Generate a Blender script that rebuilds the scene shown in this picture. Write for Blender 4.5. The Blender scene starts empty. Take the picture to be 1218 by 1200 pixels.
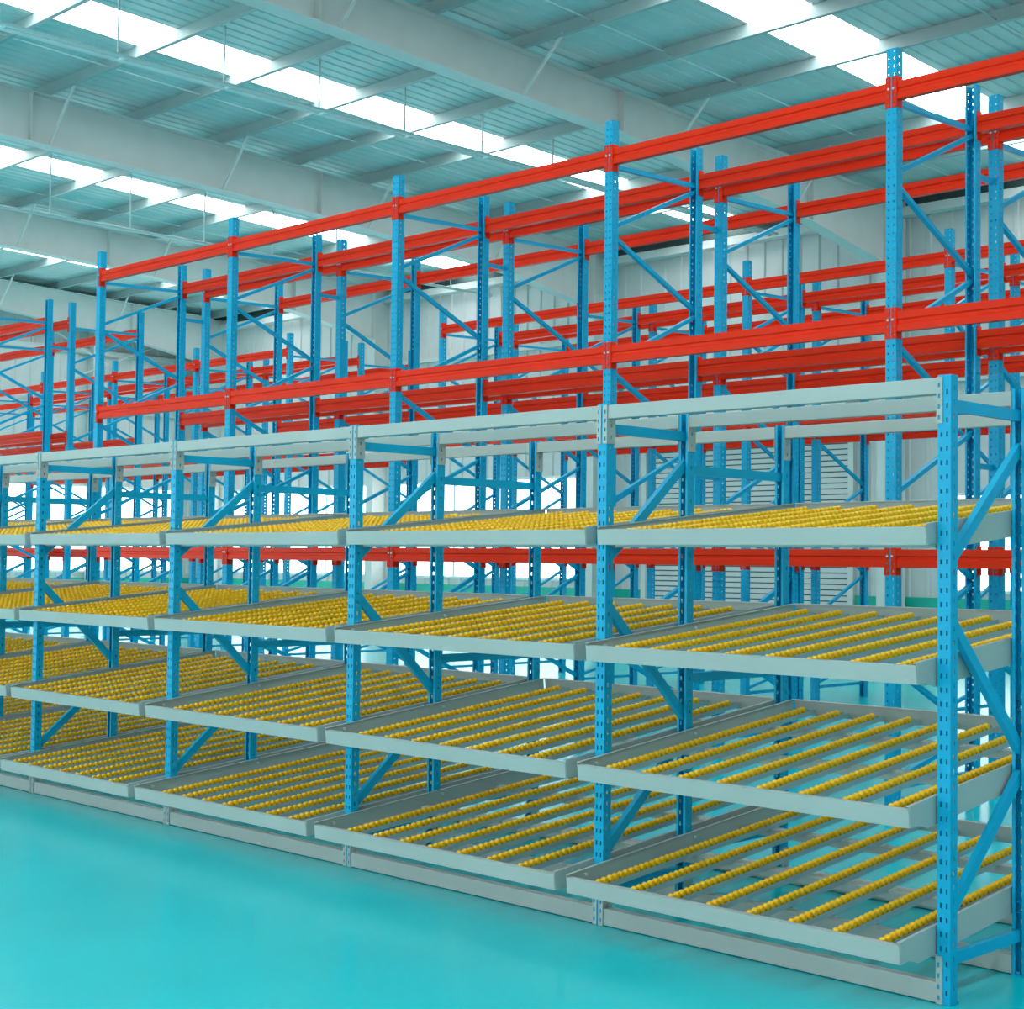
import bpy, math, random
from mathutils import Vector, Matrix
random.seed(7)
C = bpy.context.scene.collection
SC = bpy.context.scene

# ------------------------------------------------------------------ materials
def mat(name, col, rough=0.45, spec=0.5, metal=0.0, var=0.06, scale=3.0, bump=0.0, bscale=60.0, coat=0.0):
    m = bpy.data.materials.new(name); m.use_nodes = True
    nt = m.node_tree; b = nt.nodes['Principled BSDF']
    tc = nt.nodes.new('ShaderNodeTexCoord')
    nz = nt.nodes.new('ShaderNodeTexNoise'); nz.inputs['Scale'].default_value = scale; nz.inputs['Detail'].default_value = 4
    rp = nt.nodes.new('ShaderNodeValToRGB')
    rp.color_ramp.elements[0].position = 0.3; rp.color_ramp.elements[1].position = 0.7
    lo = [max(0, c*(1-var)) for c in col]; hi = [min(1, c*(1+var)) for c in col]
    rp.color_ramp.elements[0].color = (*lo, 1); rp.color_ramp.elements[1].color = (*hi, 1)
    nt.links.new(tc.outputs['Object'], nz.inputs['Vector'])
    nt.links.new(nz.outputs['Fac'], rp.inputs['Fac'])
    nt.links.new(rp.outputs['Color'], b.inputs['Base Color'])
    b.inputs['Roughness'].default_value = rough
    b.inputs['Specular IOR Level'].default_value = spec
    b.inputs['Metallic'].default_value = metal
    if coat: b.inputs['Coat Weight'].default_value = coat
    if bump:
        n2 = nt.nodes.new('ShaderNodeTexNoise'); n2.inputs['Scale'].default_value = bscale
        bp = nt.nodes.new('ShaderNodeBump'); bp.inputs['Strength'].default_value = bump; bp.inputs['Distance'].default_value = 0.01
        nt.links.new(tc.outputs['Object'], n2.inputs['Vector'])
        nt.links.new(n2.outputs['Fac'], bp.inputs['Height']); nt.links.new(bp.outputs['Normal'], b.inputs['Normal'])
    return m
def emat(name, col, s):
    m = bpy.data.materials.new(name); m.use_nodes = True
    nt = m.node_tree; b = nt.nodes['Principled BSDF']
    b.inputs['Base Color'].default_value = (0.8, 0.85, 0.85, 1)
    nz = nt.nodes.new('ShaderNodeTexNoise'); nz.inputs['Scale'].default_value = 2
    mp = nt.nodes.new('ShaderNodeMapRange'); mp.inputs['To Min'].default_value = s*0.92; mp.inputs['To Max'].default_value = s*1.08
    nt.links.new(nz.outputs['Fac'], mp.inputs['Value']); nt.links.new(mp.outputs['Result'], b.inputs['Emission Strength'])
    b.inputs['Emission Color'].default_value = (*col, 1)
    return m
SKY_E, WIN_E = 7.6, 3.0
M = dict(
    blue=mat('blue_powder_coat', (0.0, 0.37, 0.62), 0.4, 0.28),
    red=mat('orange_red_powder_coat', (0.90, 0.026, 0.002), 0.36, 0.16),
    grey=mat('pale_grey_powder_coat', (0.42, 0.45, 0.43), 0.45, 0.5, var=0.04),
    zinc=mat('galvanised_channel', (0.42, 0.50, 0.52), 0.4, 0.5, metal=0.3),
    yellow=mat('yellow_plastic', (1.0, 0.50, 0.0), 0.4, 0.35),
    bolt=mat('zinc_bolt', (0.6, 0.65, 0.65), 0.3, 0.5, metal=0.6),
    floor=mat('turquoise_epoxy_floor', (0.002, 0.55, 0.61), 0.22, 0.34, var=0.07, scale=0.8),
    roof=mat('pale_roof_sheet', (0.56, 0.62, 0.61), 0.5, 0.4, var=0.03),
    steel=mat('white_roof_steel', (0.62, 0.61, 0.59), 0.5, 0.4, var=0.03),
    purlin=mat('galvanised_purlin', (0.34, 0.42, 0.42), 0.45, 0.4, var=0.05),
    wall=mat('white_wall_sheet', (0.62, 0.59, 0.58), 0.55, 0.4, var=0.03),
    green=mat('green_wall_base', (0.0, 0.40, 0.30), 0.4, 0.4),
    shutter=mat('pale_shutter', (0.60, 0.58, 0.57), 0.5, 0.4, var=0.03),
    frame=mat('white_window_frame', (0.72, 0.76, 0.76), 0.4, 0.4, var=0.02),
    dark=mat('dark_shade_panel', (0.07, 0.10, 0.10), 0.7, 0.2),  # dark tone standing in for shade at the eaves; also the shutter backing
    pipe=mat('white_pipe', (0.74, 0.80, 0.80), 0.4, 0.4, var=0.02),
    sky=emat('translucent_skylight', (0.95, 1.0, 1.0), SKY_E),
    glass=emat('bright_window_pane', (0.96, 1.0, 1.0), WIN_E),
)

# ------------------------------------------------------------------ mesh building
class MB:
    def __init__(s): s.v = []; s.f = []; s.sm = set()
    def face(s, *idx, smooth=False):
        if smooth: s.sm.add(len(s.f))
        s.f.append(idx)
    def box(s, x0, x1, y0, y1, z0, z1):
        n = len(s.v)
        s.v += [(x0,y0,z0),(x1,y0,z0),(x1,y1,z0),(x0,y1,z0),(x0,y0,z1),(x1,y0,z1),(x1,y1,z1),(x0,y1,z1)]
        for q in ((0,3,2,1),(4,5,6,7),(0,1,5,4),(1,2,6,5),(2,3,7,6),(3,0,4,7)): s.face(*[n+i for i in q])
        return s
    def prism(s, prof, p0, p1, up=(0,0,1), smooth=False):
        # extrude the closed profile (a,b) from p0 to p1; b runs along 'up', a along dir x up
        p0 = Vector(p0); p1 = Vector(p1); d = (p1-p0).normalized(); u = Vector(up)
        u = (u - d*u.dot(d)).normalized(); r = d.cross(u)
        n = len(s.v); k = len(prof)
        for P in (p0, p1):
            for a, b in prof: s.v.append(tuple(P + r*a + u*b))
        for i in range(k):
            j = (i+1) % k; s.face(n+i, n+k+i, n+k+j, n+j, smooth=smooth)
        s.face(*[n+i for i in range(k)]); s.face(*[n+k+i for i in reversed(range(k))])
        return s
    def bar(s, p0, p1, w, t, up=(0,0,1)):
        return s.prism([(-w/2,-t/2),(w/2,-t/2),(w/2,t/2),(-w/2,t/2)], p0, p1, up)
    def chan(s, p0, p1, w, d, up, th=0.003):
        # C channel: web of width w across 'a', flanges d along 'up'
        return s.prism([(-w/2,0),(w/2,0),(w/2,d),(w/2-th,d),(w/2-th,th),(-w/2+th,th),(-w/2+th,d),(-w/2,d)], p0, p1, up)
    def tube(s, p0, p1, r, n=8):
        up = (0,0,1) if abs((Vector(p1)-Vector(p0)).normalized().z) < 0.9 else (0,1,0)
        return s.prism([(r*math.cos(2*math.pi*i/n), r*math.sin(2*math.pi*i/n)) for i in range(n)], p0, p1, up, smooth=True)
    def strip(s, o, u, L, h, z0=0.0, cols=(), hh=0.022, pitch=0.05, off=0.02):
        # vertical sheet from point o along unit vector u, width L, height h, with columns of slots
        rows = [z0]; kind = []
        if cols:
            z = z0 + off
            while z + hh < z0 + h - 0.004:
                rows.append(z); kind.append(0); rows.append(z+hh); kind.append(1); z += pitch
        rows.append(z0+h); kind.append(0)
        xs = [0.0]; hk = []
        for a, b in cols: xs.append(a); hk.append(0); xs.append(b); hk.append(1)
        xs.append(L); hk.append(0)
        n = len(s.v); w = len(xs)
        for z in rows:
            for x in xs: s.v.append((o[0]+u[0]*x, o[1]+u[1]*x, o[2]+z if len(o) > 2 else z))
        for r in range(len(rows)-1):
            for c in range(w-1):
                if kind[r] and hk[c]: continue
                a = n+r*w+c; s.face(a, a+1, a+w+1, a+w)
        return s
    def mesh(s, name, m, thick=0.0, bevel=0.0):
        me = bpy.data.meshes.new(name); me.from_pydata(s.v, [], s.f); me.validate()
        for i, p in enumerate(me.polygons):
            if i in s.sm: p.use_smooth = True
        me.materials.append(m)
        if thick or bevel:
            o = bpy.data.objects.new('work', me); C.objects.link(o)
            if thick:
                q = o.modifiers.new('s', 'SOLIDIFY'); q.thickness = thick; q.offset = 0
            if bevel:
                q = o.modifiers.new('b', 'BEVEL'); q.width = bevel; q.segments = 2; q.limit_method = 'ANGLE'
            dg = bpy.context.evaluated_depsgraph_get(); dg.update()
            me2 = bpy.data.meshes.new_from_object(o.evaluated_get(dg)); me2.name = name
            bpy.data.objects.remove(o); return me2
        return me

def put(name, me, parent=None, loc=(0,0,0), rot=(0,0,0)):
    o = bpy.data.objects.new(name, me); C.objects.link(o); o.location = loc; o.rotation_euler = rot
    if parent: o.parent = parent
    return o
def struct(name, me, parent=None, loc=(0,0,0)):
    o = put(name, me, parent, loc)
    if not parent: o['kind'] = 'structure'
    return o
def thing(name, label, cat, loc=(0,0,0), rot=(0,0,0), group=None, me=None):
    o = bpy.data.objects.new(name, me); C.objects.link(o); o.location = loc; o.rotation_euler = rot
    o['label'] = label; o['category'] = cat; o['kind'] = 'thing'
    if group: o['group'] = group
    return o
def copy_tree(o, parent=None):
    c = o.copy(); C.objects.link(c); c.parent = parent
    for ch in list(KIDS.get(o.name, [])): 
        k = copy_tree(ch, c); KIDS.setdefault(c.name, []).append(k)
    return c
KIDS = {}
def kid(name, me, parent, loc=(0,0,0), rot=(0,0,0)):
    o = put(name, me, parent, loc, rot); KIDS.setdefault(parent.name, []).append(o); return o
def place(proto, used, label, loc, rotz=0.0, group=None):
    o = proto if not used else copy_tree(proto)
    o.location = loc; o.rotation_euler = (0,0,rotz); o['label'] = label
    if group: o['group'] = group
    return o
ORD = ['rightmost', 'second', 'third', 'fourth', 'fifth', 'sixth', 'seventh', 'eighth']
def nth(i): return 'rightmost' if i == 0 else ORD[i] + ' from right'

# ------------------------------------------------------------------ hall constants
XW, XE, YF, YB = -34.2, 9.5, 20.0, -14.0        # end wall, right wall, far wall, near wall
def zs(y): return 8.8 - 0.035*(y-8)             # roof sheet
RAFT = [-33.4, -26.3, -19.1, -12.0, -4.9, 2.2, 9.2]
STRIPS = [-30.4, -23.4, -16.0, -8.8, -1.6, 5.6]  # skylight strip centres

# floor
mb = MB(); mb.box(XW-0.3, XE+0.3, YB-0.3, YF+0.6, -0.2, 0); struct('floor', mb.mesh('floor', M['floor']))

# ribbed sheet: trapezoid ribs standing along z
def ribbed(mb, a0, a1, z0, z1, fn, pitch=0.42, d=0.03):
    pts = []; x = a0
    while x < a1 - 1e-6:
        e = min(pitch, a1-x)
        for f_, o_ in ((0,0),(0.70,0),(0.76,d),(0.94,d)):
            if f_*pitch < e: pts.append((x+f_*pitch, o_))
        x += pitch
    pts.append((a1, 0))
    n = len(mb.v)
    for a, o_ in pts:
        mb.v.append(fn(a, o_, z0)); mb.v.append(fn(a, o_, z1))
    for i in range(len(pts)-1):
        k = n+2*i; mb.face(k, k+2, k+3, k+1)
SILL, HEAD, WAIN = 1.10, 3.43, 0.96
farfn = lambda a, o_, z: (a, YF-o_, z)
endfn = lambda a, o_, z: (XW+o_, a, z)
FW = [(-33.2, -26.6), (-26.0, -19.9)]            # window bands in the far wall
W2 = (-11.2, -5.4)
SH = (-18.0, -13.1, 4.25)
mb = MB()
ribbed(mb, XW, SH[0], HEAD, 7.9, farfn); ribbed(mb, SH[0], SH[1], SH[2], 7.9, farfn); ribbed(mb, SH[1], XE, HEAD-0.6, 7.9, farfn)
ribbed(mb, XW, SH[0], WAIN, SILL, farfn); ribbed(mb, SH[1], XE, WAIN, SILL-0.05, farfn)
for a, b in ((XW, FW[0][0]), (FW[0][1], FW[1][0]), (FW[1][1], SH[0])): ribbed(mb, a, b, SILL, HEAD, farfn)
for a, b in ((SH[1], W2[0]), (W2[1], XE)): ribbed(mb, a, b, SILL-0.05, HEAD-0.6, farfn)
wf = struct('wall_far', mb.mesh('wall_far', M['wall'], thick=0.004))
mb = MB(); mb.box(XW, SH[0]-0.12, YF-0.05, YF+0.2, 0, WAIN); mb.box(SH[1]+0.12, XE, YF-0.05, YF+0.2, 0, WAIN)
struct('baseboard_far', mb.mesh('baseboard_far', M['green']))
mb = MB(); EW = [(-12.0, 12.2), (12.8, 19.0)]
ribbed(mb, YB, YF, HEAD, 8.0, endfn); ribbed(mb, YB, YF, WAIN, SILL, endfn)
for a, b in ((YB, EW[0][0]), (EW[0][1], EW[1][0]), (EW[1][1], YF)): ribbed(mb, a, b, SILL, HEAD, endfn)
struct('wall_end', mb.mesh('wall_end', M['wall'], thick=0.004))
mb = MB(); mb.box(XW-0.2, XW+0.05, YB, YF, 0, WAIN); struct('baseboard_end', mb.mesh('baseboard_end', M['green']))
mb = MB(); mb.box(XE, XE+0.2, YB, YF, 0, 10.2); struct('wall_right', mb.mesh('wall_right', M['wall']))
mb = MB(); mb.box(XW, XE, YB-0.2, YB, 0, 1.0); mb.box(XW, XE, YB-0.2, YB, 5.0, 10.2)
struct('wall_near', mb.mesh('wall_near', M['wall']))

# windows: glass pane + frame
WN = 0
def window(axis, a0, a1, z0, z1, at, step=1.2):
    global WN; WN += 1
    def bx(mb, p0, p1, d0, d1, q0, q1):
        return mb.box(p0, p1, d0, d1, q0, q1) if axis == 'x' else mb.box(d0, d1, p0, p1, q0, q1)
    mb = MB(); bx(mb, a0, a1, at, at+0.02, z0, z1)
    w = struct('window_%d' % WN, mb.mesh('window', M['glass']))
    mb = MB(); e = 0.06; s_ = -1 if axis == 'x' and at > 0 else 1
    d0, d1 = (at-0.07, at) if s_ < 0 else (at+0.02, at+0.09)
    bx(mb, a0, a1, d0, d1, z0, z0+e); bx(mb, a0, a1, d0, d1, z1-e, z1)
    n = max(1, round((a1-a0)/step)); 
    for i in range(n+1):
        x = a0 + (a1-a0-e)*i/n; bx(mb, x, x+e, d0, d1, z0+e, z1-e)
    struct('window_frame', mb.mesh('window_frame', M['frame']), w)
for a, b in FW: window('x', a, b, SILL, HEAD, YF+0.03, 2.2)
window('x', W2[0], W2[1], SILL-0.05, HEAD-0.6, YF+0.03, 1.9)
for a, b in EW: window('y', a, b, SILL, HEAD, XW-0.05, 2.4)
window('x', XW, XE, 1.0, 5.0, YB-0.2, 3.0)  # unseen glowing band in the near wall, added as front fill light

# roller shutter door
mb = MB(); n = int(SH[2]/0.105)
prof = []
x0, x1 = SH[0], SH[1]
for i in range(n):
    z = i*SH[2]/n; h = SH[2]/n
    mb.prism([(0.0,0.0),(0.02,0.004),(0.05,0.012),(0.055,h*0.45),(0.045,h-0.024),(0.0,h-0.022)], (x1, YF-0.02, z), (x0, YF-0.02, z))
d = struct('door_1', mb.mesh('roller_shutter', M['shutter']))
mb = MB(); mb.box(x0-0.05, x1+0.05, YF-0.01, YF+0.04, 0, SH[2]); struct('shutter_backing', mb.mesh('shutter_backing', M['dark']), d)
mb = MB(); mb.box(x0-0.12, x0, YF-0.12, YF+0.05, 0, SH[2]+0.1); mb.box(x1, x1+0.12, YF-0.12, YF+0.05, 0, SH[2]+0.1)
struct('guide_rail', mb.mesh('guide_rail', M['steel']), d)
mb = MB(); mb.box(x0-0.2, x1+0.2, YF-0.5, YF, SH[2], SH[2]+0.5); struct('shutter_box', mb.mesh('shutter_box', M['steel'], bevel=0.02), d)

# eaves beams and dark panels standing in for shade in the roof gaps
TR = [0]
def trim(me):
    TR[0] += 1; return struct('trim_%d' % TR[0], me)
mb = MB(); mb.box(XW, XE, YF-0.35, YF-0.1, 7.86, 8.02); trim(mb.mesh('eaves_beam', M['steel']))
mb = MB(); mb.box(XW, XE, YF+0.02, YF+0.2, 7.9, 8.9); trim(mb.mesh('eaves_shade_panel', M['dark']))
mb = MB(); mb.bar((XW+0.22, YB, zs(YB)-0.42), (XW+0.22, YF, zs(YF)-0.42), 0.16, 0.22); trim(mb.mesh('rake_beam', M['steel']))
mb = MB(); mb.box(XW-0.2, XW-0.02, YB, YF, 7.95, 10.0); trim(mb.mesh('rake_shade_panel', M['dark']))
for z in (5.4, 6.9):
    mb = MB(); mb.box(XW+0.04, XW+0.14, YB, YF-0.2, z, z+0.14); trim(mb.mesh('wall_girt', M['steel']))
    mb = MB(); mb.box(XW+0.1, XE, YF-0.13, YF-0.03, z-0.6, z-0.5); trim(mb.mesh('wall_girt', M['steel']))
# diagonal wind braces at the end wall
for a, b in (((XW+0.3, 13.2, 5.2), (XW+0.3, 19.6, 8.0)), ((XW+0.3, 19.6, 5.2), (XW+0.3, 13.2, 8.2))):
    mb = MB(); mb.tube(a, b, 0.025); trim(mb.mesh('wind_brace', M['steel']))
for y in (6.0, 12.5, 16.2):
    mb = MB(); mb.box(XW+0.05, XW+0.3, y-0.1, y+0.1, 0, zs(y)-0.1); trim(mb.mesh('end_column', M['steel']))

# roof sheet, split around the skylight strips, ribs along the slope
mb = MB(); edges = []
for c in STRIPS: edges += [c-0.5, c+0.5]
xs = [XW] + edges + [XE]
prof = []
pit = 0.22
segs = []
for i in range(0, len(xs), 2):
    a, b = xs[i], xs[i+1]
    pts = []; x = a
    while x < b - 1e-6:
        for f_, o_ in ((0,0.0),(0.62,0.0),(0.70,0.014),(0.92,0.014)):
            if x+f_*pit < b: pts.append((x+f_*pit, o_))
        x += pit
    pts.append((b, 0.0)); n = len(mb.v)
    for x, o_ in pts:
        mb.v.append((x, YB-0.2, zs(YB-0.2)+o_)); mb.v.append((x, YF+0.4, zs(YF+0.4)+o_))
    for k in range(len(pts)-1):
        q = n+2*k; mb.face(q, q+1, q+3, q+2)
struct('ceiling', mb.mesh('roof_sheet', M['roof'], thick=0.004))
for c in STRIPS:
    WN += 1; mb = MB()
    mb.prism([(-0.52,0.0),(0.52,0.0),(0.52,0.01),(-0.52,0.01)], (c, YB-0.2, zs(YB-0.2)+0.012), (c, YF+0.4, zs(YF+0.4)+0.012))
    struct('window_%d' % WN, mb.mesh('skylight', M['sky']))
# purlins
PY = [6.7 + 1.6*i for i in range(-13, 9)]
zp = [(-0.07,0.0),(-0.07,0.012),(-0.004,0.008),(-0.004,0.20),(0.06,0.20),(0.06,0.185),(0.004,0.192),(0.004,0.0)]
for y in PY:
    mb = MB(); z = zs(y)-0.205
    mb.prism([(-a, b) for a, b in reversed(zp)], (XW, y, z), (XE, y, z)); trim(mb.mesh('roof_purlin', M['purlin']))
# sag rods between the purlins
for c in (-28.5, -25.9+0.9, -21.2, -17.9+0.6, -13.7, -10.6, -6.6, -3.0, 0.5):
    mb = MB(); mb.tube((c, YB, zs(YB)-0.13), (c, YF, zs(YF)-0.13), 0.010, 6); trim(mb.mesh('sag_rod', M['pipe']))
# tapered portal rafters with haunch and column
for x in RAFT:
    mb = MB(); prev = None
    d0_ = 0.78 if x in (-19.1, -26.3) else 0.64
    st = [(YB, d0_), (12.0, d0_), (16.9, 0.96), (19.35, 1.28)]
    for (ya, da), (yb, db) in zip(st, st[1:]):
        za, zb = zs(ya)-0.21, zs(yb)-0.21
        for s_, w_ in ((0, 0.125),):
            # top flange, bottom flange, web
            for (p, q, w, t) in (((x,ya,za-0.01),(x,yb,zb-0.01),0.26,0.02), ((x,ya,za-da),(x,yb,zb-db),0.26,0.02)):
                mb.bar(p, q, w, t)
        n = len(mb.v)
        for xx in (x-0.006, x+0.006):
            mb.v += [(xx,ya,za),(xx,yb,zb),(xx,yb,zb-db),(xx,ya,za-da)]
        mb.face(n,n+1,n+2,n+3); mb.face(n+7,n+6,n+5,n+4)
    for y in (0.0, 6.4, 12.0, 16.9):
        dd = d0_ if y < 12.5 else 0.96
        mb.box(x-0.12, x+0.12, y-0.008, y+0.008, zs(y)-0.2-dd, zs(y)-0.22)
    # column
    mb.box(x-0.13, x+0.13, 19.30, 19.33, 0, zs(19.3)-0.22); mb.box(x-0.13, x+0.13, 19.82, 19.85, 0, zs(19.8)-0.22)
    mb.box(x-0.008, x+0.008, 19.33, 19.82, 0, zs(19.8)-0.22)
    trim(mb.mesh('portal_rafter', M['steel']))
    for y in PY[1::2]:
        if y < -3 or y > 18: continue
        for s_ in (1, -1):
            dd = d0_ if y <= 12 else d0_ + (y-12)*(0.96-d0_)/4.9
            mb = MB(); mb.bar((x+0.1*s_, y, zs(y)-0.21-dd), (x+0.85*s_, y, zs(y)-0.16), 0.035, 0.035); trim(mb.mesh('flange_brace', M['steel']))
# pipes hanging under the purlins
def pipe_run(x, z, label, n, sep):
    t = thing('ceiling_pipe', label, 'pipe', (x, 0, z))
    for i in range(n):
        mb = MB(); mb.tube((i*sep, -9, 0.0), (i*sep, 19.2, 0.0), 0.03); put('pipe', mb.mesh('pipe', M['pipe']), t)
    for y in PY[3:-1]:
        zz = 0.03
        mb = MB(); mb.tube((0, y+0.05, zz), (0, y+0.05, zs(y)-0.2-z), 0.014, 6); mb.box(-0.03, (n-1)*sep+0.03, y+0.03, y+0.07, zz-0.05, zz-0.03)
        put('hanger', mb.mesh('hanger', M['pipe']), t)
pipe_run(-14.4, 7.80, 'pair of white pipes hung under the roof beside the nearer long skylight strip', 2, 0.16)
pipe_run(-22.0, 7.50, 'single thin white pipe hung under the roof at the far left', 1, 0.1)

# ------------------------------------------------------------------ uprights
def upright(name, w, d, h, holes, hh, pitch, m, hw=0.007):
    # open channel: web on y=0, flanges running to +y, origin at the foot
    mb = MB(); lw = 0.012
    wc = [(w*0.2, w*0.2+hw), (w*0.8-hw, w*0.8)] if holes else []
    fc = [(d*0.36, d*0.36+hw*1.3)] if holes else []
    mb.strip((-w/2, 0), (1, 0), w, h, 0, wc, hh, pitch, 0.03)
    mb.strip((w/2, 0), (0, 1), d, h, 0, fc, hh, pitch, 0.045)
    mb.strip((-w/2, d), (0, -1), d, h, 0, [(d-c[1], d-c[0]) for c in fc], hh, pitch, 0.045)
    mb.strip((w/2, d), (-1, 0), lw, h); mb.strip((-w/2+lw, d), (-1, 0), lw, h)
    return mb.mesh(name, m, thick=0.0026)
def foot(w, d, m):
    mb = MB(); mb.box(-w*0.5, w*0.5, 0.001, d+w*0.25, 0, 0.006)
    mb.tube((0, d+w*0.1, 0.006), (0, d+w*0.1, 0.018), 0.007, 6)
    return mb.mesh('foot_plate', m)

# ------------------------------------------------------------------ flow rack
H = 2.2; D1, D2 = 0.5445, 1.2905
UX = [0.012, -1.5969, -3.2662, -4.8959, -6.4764, -8.0793, -9.69]
FWD, FDP = 0.050, 0.046
up_me = upright('flow_upright', FWD, FDP, H, True, 0.018, 0.05, M['blue'])
ft_me = foot(FWD, FDP, M['blue'])
f0 = thing('flow_rack_frame', 'x', 'rack frame')
for y, r in ((-0.027, 0), (D1+0.027, math.pi), (D2+0.027, math.pi)):
    u = kid('upright', up_me, f0, (0, y, 0.004), (0, 0, r)); kid('foot_plate', ft_me, u, (0, 0, -0.004))
def brace(nm, ya, za, yb, zb, w, d):
    mb = MB(); p0, p1 = (0.006, ya, za), (0.006, yb, zb)
    mb.chan(p0, p1, w, d, (-1, 0, 0)); return mb.mesh(nm, M['blue'])
for a in ((D1, 1.98, 0.0, 1.53), (0.0, 1.36, D1, 0.84), (D1, 0.75, 0.0, 0.29)):
    kid('diagonal_brace', brace('diagonal_brace', *a, 0.042, 0.026), f0)
for a in ((0.0, 2.10, D1, 2.10), (0.0, 0.15, D1, 0.15), (D1, 1.95, D2, 1.95), (D1, 1.01, D2, 1.01), (D1, 0.25, D2, 0.25)):
    kid('horizontal_tie', brace('horizontal_tie', *a, 0.042, 0.026), f0)
for i, x in enumerate(UX):
    place(f0, i > 0, 'blue perforated upright frame of the low flow rack, %s' % (nth(i) if i else 'at its right end'), (x, 0, 0), 0, 'upright frames of the flow rack')

# grey beams
def end_plate(name, m, h, holes, w, t=0.004, dep=0.05):
    # wraps the right-hand post at a beam's right end; origin: post centre line on the web plane, z 0 = bottom
    mb = MB()
    if holes: mb.strip((-w/2-t, -0.0035), (1, 0), w/2-0.001, h, 0, [(0.006, 0.015)], 0.016, 0.038, 0.014)
    else: mb.strip((-w/2-t, -0.0035), (1, 0), w/2-0.001, h)
    mb.strip((-w/2-t*0.9, dep), (0, -1), dep, h, 0, [(0.022, 0.03)] if holes else [], 0.016, 0.05, 0.02)
    return mb.mesh(name, m, thick=0.003)
gp_me = end_plate('grey_end_plate', M['grey'], 0.165, True, FWD)
def mirror_x(me, name):
    m2 = me.copy(); m2.name = name
    m2.transform(Matrix.Scale(-1, 4, (1,0,0))); m2.flip_normals(); return m2
gpl_me = mirror_x(gp_me, 'grey_end_plate_left')
PROTO = {}
def flow_beam(i, y, flip, z, h, kind, label, group, pz):
    xa, xb = UX[i+1], UX[i]; L = xb-xa-FWD-0.008; key = ('fb', round(L,3), h, kind)
    if key not in PROTO:
        t = thing('rack_beam' if kind == 'top' else 'floor_beam', 'x', 'beam')
        mb = MB(); mb.box(-L/2, L/2, 0.0, 0.045, 0, h); kid('beam_body', mb.mesh('beam_body', M['grey'], bevel=0.003), t)
        e = L/2 + 0.004 + FWD/2
        kid('end_plate', gp_me, t, (e, 0, pz)); kid('end_plate', gpl_me, t, (-e, 0, pz))
        PROTO[key] = t; used = False
    else: used = True
    place(PROTO[key], used, label, ((xa+xb)/2, y, z), math.pi if flip else 0, group)
bays = ['right end bay', 'second bay from the right', 'third bay from the right', 'fourth bay from the right', 'fifth bay from the right', 'sixth bay from the right']
for i in range(6):
    for y, fl, nm in ((-0.027, 0, 'front'), (D1+0.027, 1, 'middle'), (D2+0.027, 1, 'rear')):
        flow_beam(i, y, fl, H-0.062, 0.058, 'top', 'grey top beam along the %s uprights of the flow rack, %s' % (nm, bays[i]), 'grey top beams of the flow rack', -0.106)
        flow_beam(i, y, fl, 0.003, 0.070, 'floor', 'grey floor-level beam along the %s uprights of the flow rack, %s' % (nm, bays[i]), 'grey floor beams of the flow rack', -0.002)

# roller track: steel channel with a row of yellow wheels
def track_meshes(L):
    mb = MB(); mb.prism([(-0.016,0),(0.016,0),(0.016,0.022),(0.014,0.022),(0.014,0.003),(-0.014,0.003),(-0.014,0.022),(-0.016,0.022)], (0,0,0), (0,L,0))
    ch = mb.mesh('track_channel', M['zinc'])
    mb = MB(); n = int((L-0.03)/0.034); N = 12
    prof = [(-0.0125, 0.0), (-0.0125, 0.010), (-0.006, 0.0150), (0.006, 0.0150), (0.0125, 0.010), (0.0125, 0.0)]
    for k in range(n):
        yc = 0.02 + 0.034*k; zc = 0.031; b = len(mb.v)
        for x, r in prof[1:-1]:
            for j in range(N):
                a = 2*math.pi*j/N; mb.v.append((x, yc+r*math.cos(a), zc+r*math.sin(a)))
        for q in range(3):
            for j in range(N):
                j2 = (j+1) % N; mb.face(b+q*N+j, b+q*N+j2, b+(q+1)*N+j2, b+(q+1)*N+j, smooth=True)
        mb.face(*[b+j for j in reversed(range(N))]); mb.face(*[b+3*N+j for j in range(N)])
    return ch, mb.mesh('wheel_row', M['yellow'])
LEV = [('top', -0.085, 1.665, 1.825), ('second', -0.15, 1.180, 1.337), ('third', -0.195, 0.690, 0.875), ('lowest', -0.255, 0.236, 0.405)]
YR = 1.345
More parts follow.
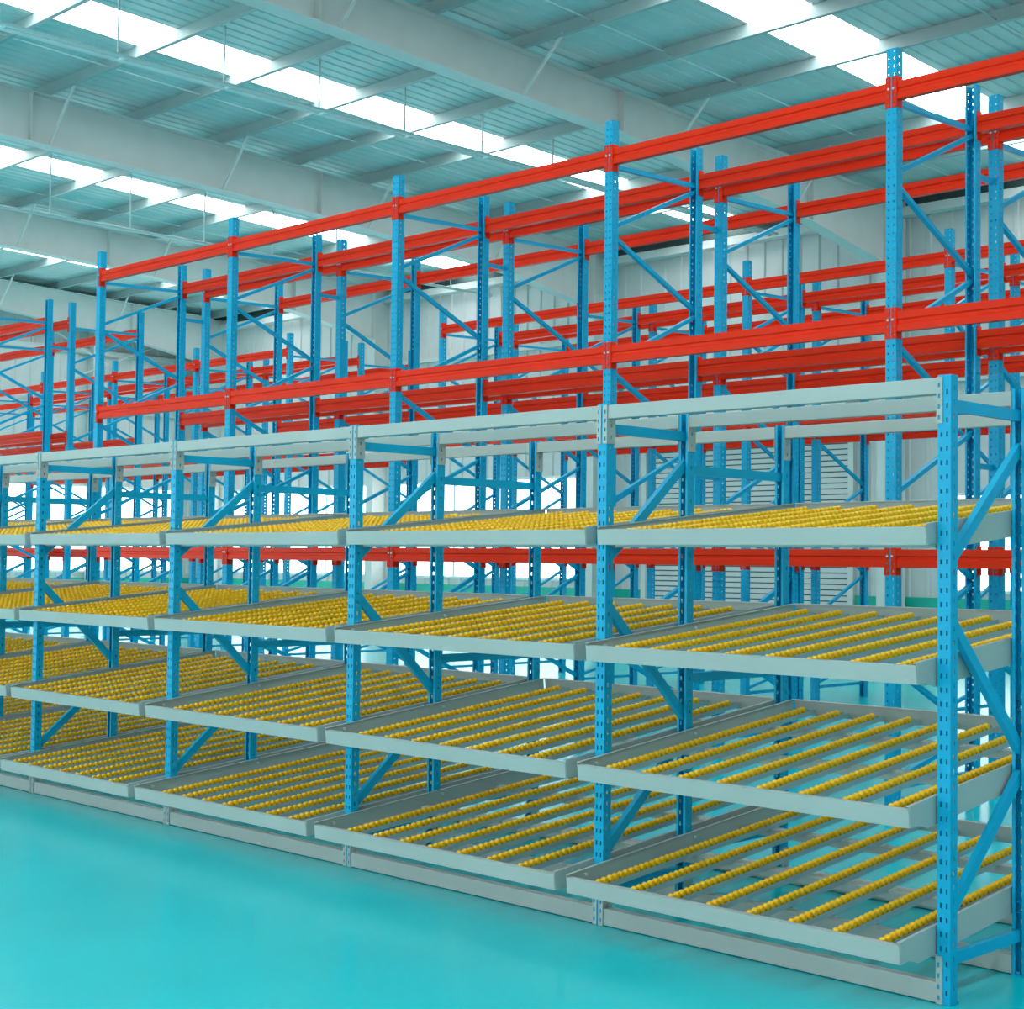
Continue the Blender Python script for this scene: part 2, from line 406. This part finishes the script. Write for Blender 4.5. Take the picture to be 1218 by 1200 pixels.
for li, (ln, yf, zf, zr) in enumerate(LEV):
    Ly = math.hypot(YR-yf, zr-zf); tilt = math.atan2(zr-zf-0.012, YR-yf)
    ch, wr = track_meshes(Ly-0.06)
    mbs = MB(); mbs.prism([(0,0),(0.016,0),(0.016,0.003),(0.003,0.003),(0.003,0.073),(0.014,0.073),(0.014,0.076),(0,0.076)], (0,0,0), (0,Ly,0))
    q = len(mbs.v)                                  # deeper web behind the chamfered front end
    for xx in (0.0, 0.003): mbs.v += [(xx,0.05,0.0),(xx,0.11,-0.024),(xx,Ly,-0.024),(xx,Ly,0.0)]
    mbs.face(q,q+1,q+2,q+3); mbs.face(q+7,q+6,q+5,q+4); mbs.face(q,q+4,q+5,q+1); mbs.face(q+1,q+5,q+6,q+2); mbs.face(q+2,q+6,q+7,q+3)
    side_me = mbs.mesh('side_rail', M['grey'])
    side_mir = mirror_x(side_me, 'side_rail_mirror')
    mb = MB(); mb.tube((-0.014, 0.06, 0.05), (0.004, 0.06, 0.05), 0.008, 8); bolt_me = mb.mesh('bolt', M['bolt'])
    for i in range(6):
        xa, xb = UX[i+1], UX[i]; W = xb-xa-FWD-0.014
        t = thing('roller_tray', 'sloping grey tray of yellow roller tracks, %s level, flow rack %s' % (ln, bays[i]), 'roller tray',
                  ((xa+xb)/2, yf, zf-0.064), (tilt, 0, 0), 'roller trays of the flow rack')
        # channels open towards the tracks
        put('side_rail', side_me, t, (-W/2, 0, 0)); put('side_rail', side_mir, t, (W/2, 0, 0))
        mb = MB(); mb.box(-W/2+0.003, W/2-0.003, -0.004, -0.001, 0.0, 0.064); mb.box(-W/2+0.003, W/2-0.003, -0.001, 0.020, 0.061, 0.064); mb.box(-W/2+0.003, W/2-0.003, -0.001, 0.024, 0.0, 0.003)
        put('front_rail', mb.mesh('front_rail', M['grey']), t)
        mb = MB(); mb.box(-W/2+0.018, W/2-0.018, Ly-0.004, Ly, 0.005, 0.078); mb.box(-W/2+0.018, W/2-0.018, Ly-0.02, Ly-0.004, 0.075, 0.078)
        put('rear_rail', mb.mesh('rear_rail', M['grey']), t)
        mb = MB(); mb.box(-W/2+0.018, W/2-0.018, 0, 0.045, -0.018, 0.020); cm = mb.mesh('cross_member', M['grey'], bevel=0.003)
        for fr in (0.06, 0.42, 0.76): put('cross_member', cm, t, (0, Ly*fr, 0))
        nt_, st_ = (8, 0.135) if i == 0 else (7, (0, 0.215, 0.235, 0.10, 0.16, 0.2)[i])
        for k in range(nt_):
            tr = put('roller_track', ch, t, (-W/2 + st_ + k*((W-0.232)/7 if i == 0 else 0.191), 0.028, 0.020)); put('wheel_row', wr, tr)
        for sx in (-1, 1):
            for fy in (0.05, -yf+D1*0.96):
                put('bolt', bolt_me, t, (sx*(W/2-0.012), fy, 0))

# ------------------------------------------------------------------ tall pallet racks
TH = 4.753
AX = [0.04, -2.300, -4.642, -7.022, -9.410, -11.814]
BX = [-15.05, -17.43, -19.81, -22.19, -24.57, -26.95]
TW, TD = 0.073, 0.068
tup_me = upright('tall_upright', TW, TD, TH, True, 0.015, 0.05, M['blue'], 0.0075)
tft_me = foot(TW, TD, M['blue'])
t0 = thing('pallet_rack_frame', 'x', 'rack frame'); DEP = 1.005
for y, r in ((-0.03, 0), (DEP+0.03, math.pi)):
    u = kid('upright', tup_me, t0, (0, y, 0.004), (0, 0, r)); kid('foot_plate', tft_me, u, (0, 0, -0.004))
fz = [3.95, 2.95, 1.94, 0.93]; rz = [4.44, 3.46, 2.44, 1.43, 0.43]
def tb(nm, ya, za, yb, zb): return kid(nm, brace(nm, ya, za, yb, zb, 0.030, 0.034), t0)
tb('horizontal_tie', 0.0, 4.43, DEP, 4.46); tb('horizontal_tie', 0.0, 0.16, DEP, 0.16)
tb('diagonal_brace', DEP, 4.42, 0, fz[0]+0.02)
for k in range(4):
    tb('diagonal_brace', 0, fz[k]-0.02, DEP, rz[k+1]+0.02)
    tb('diagonal_brace', DEP, rz[k+1]-0.02, 0, fz[k+1]+0.02 if k < 3 else 0.2)
# orange beams
def end_conn():
    mb = MB(); h = 0.195; w = TW
    mb.strip((-w/2-0.004, -0.004), (1, 0), w/2-0.001, h, 0, [(0.012, 0.022)], 0.014, 0.05, 0.02)
    mb.strip((-w/2-0.004, 0.055), (0, -1), 0.058, h)
    return mb.mesh('end_connector', M['red'], thick=0.004)
ec_me = end_conn(); ecl_me = mirror_x(ec_me, 'end_connector_left')
mb = MB(); mb.tube((0, 0.002, 0), (0, -0.008, 0), 0.007, 8); pin_me = mb.mesh('lock_pin', M['bolt'])
def red_beam(xa, xb, y, flip, z, h, label, group):
    L = xb-xa-TW-0.012; key = ('rb', round(L,3), h)
    used = key in PROTO
    if not used:
        t = thing('pallet_beam', 'x', 'beam'); g = 0.009
        prof = [(0,0),(0,h*0.36),(g,h*0.43),(g,h*0.57),(0,h*0.64),(0,h),(0.05,h),(0.05,h*0.64),(0.05-g,h*0.57),(0.05-g,h*0.43),(0.05,h*0.36),(0.05,0)]
        mb = MB(); n = len(mb.v)
        mb.prism(prof, (L/2, 0, 0), (-L/2, 0, 0))
        kid('beam_body', mb.mesh('beam_body', M['red']), t)
        e = L/2 + 0.006 + TW/2
        for me, s_ in ((ec_me, 1), (ecl_me, -1)):
            c = kid('end_connector', me, t, (s_*e, 0, h/2-0.105))
            kid('lock_pin', pin_me, c, (-s_*0.017, -0.004, 0.118))
        PROTO[key] = t
    place(PROTO[key], used, label, ((xa+xb)/2, y, z), math.pi if flip else 0, group)
ROWS = [('nearest', 3.485), ('second', 4.801), ('third', 8.40), ('fourth', 9.715)]
LV = [('top', 4.430, 0.112), ('middle', 2.975, 0.125), ('low', 1.515, 0.112)]
first = [True]
def row(rn, y0, xs, block, vis_from=0):
    for i, x in enumerate(xs):
        tag_ = '%s tall rack row, %s block' % (rn, block)
        pos = nth(i)
        if block == 'right' and i == 0: pos = 'beyond the right picture edge'
        place(t0, not first[0], 'tall blue rack frame, %s, %s' % (tag_, pos), (x, y0, 0), 0, 'frames of the %s tall rack row' % rn); first[0] = False
    for i in range(len(xs)-1):
        for ln, z, h in LV:
            for y, fl, nm in ((y0-0.031, 0, 'front'), (y0+DEP+0.031, 1, 'back')):
                zz = z - (0.2 if (ln == 'middle' and rn == 'fourth' and nm == 'back' and i < 2 and block == 'right') else 0)
                bay = 'right end bay' if i == 0 else '%s bay from right' % ORD[i]
                red_beam(xs[i+1], xs[i], y, fl, zz, h, 'orange %s %s beam, %s tall rack row, %s block, %s' % (ln, nm, rn, block, bay), 'orange beams of the %s tall rack row' % rn)
nb = {0: 2, 1: 3, 2: 5, 3: 6}
for k, (rn, y0) in enumerate(ROWS):
    row(rn, y0, AX, 'right')
    row(rn, y0+(0.15 if k < 2 else 0.0), BX[:nb[k]], 'left')
# short spacers between the back-to-back rows
mb = MB(); mb.chan((0, 0, 0), (0, 0.251, 0), 0.036, 0.02, (-1,0,0)); sp_me = mb.mesh('row_spacer', M['blue'])
for (ya, rn) in ((ROWS[0][1]+DEP+0.030, 'two nearest'), (ROWS[2][1]+DEP+0.030, 'two far')):
    for blk, xs, off in (('right', AX, 0), ('left', BX[:2] if 'nearest' in rn else BX[:5], 0.15 if 'nearest' in rn else 0)):
        for i, x in enumerate(xs):
            for z, hn in ((4.16, 'upper'), (2.2, 'lower')):
                thing('row_spacer', 'short blue %s spacer joining %s tall rack rows, %s block, frame %s' % (hn, rn, blk, nth(i)), 'spacer', (x, ya+off, z), (0,0,0), 'spacers between tall rack rows', sp_me)

# ------------------------------------------------------------------ camera, world, look
cam = bpy.data.cameras.new('camera'); co = bpy.data.objects.new('camera', cam); C.objects.link(co)
F = 1834.9555; cam.sensor_fit = 'HORIZONTAL'; cam.sensor_width = 36.0; cam.lens = 36.0*F/1218.0; cam.clip_end = 200
yaw, pit, rol = 0.782842, 0.0366715, 0.0114331
f = Vector((-math.sin(yaw)*math.cos(pit), math.cos(yaw)*math.cos(pit), math.sin(pit)))
r = Vector((math.cos(yaw), math.sin(yaw), 0)); u = r.cross(f)
r2 = r*math.cos(rol) + u*math.sin(rol); u2 = u*math.cos(rol) - r*math.sin(rol)
co.matrix_world = Matrix(((r2.x,u2.x,-f.x,2.763051),(r2.y,u2.y,-f.y,-4.952161),(r2.z,u2.z,-f.z,1.527883),(0,0,0,1)))
SC.camera = co
w = bpy.data.worlds.new('world'); SC.world = w; w.use_nodes = True
bg = w.node_tree.nodes['Background']; bg.inputs['Color'].default_value = (0.8, 0.95, 1.0, 1); bg.inputs['Strength'].default_value = 1.0
vs = SC.view_settings; vs.view_transform = 'Standard'; vs.look = 'None'; vs.exposure = 0.0; vs.gamma = 1.0; vs.use_curve_mapping = False
SC.cycles.max_bounces = 10; SC.cycles.diffuse_bounces = 6; SC.cycles.glossy_bounces = 3
SC.cycles.sample_clamp_indirect = 8.0
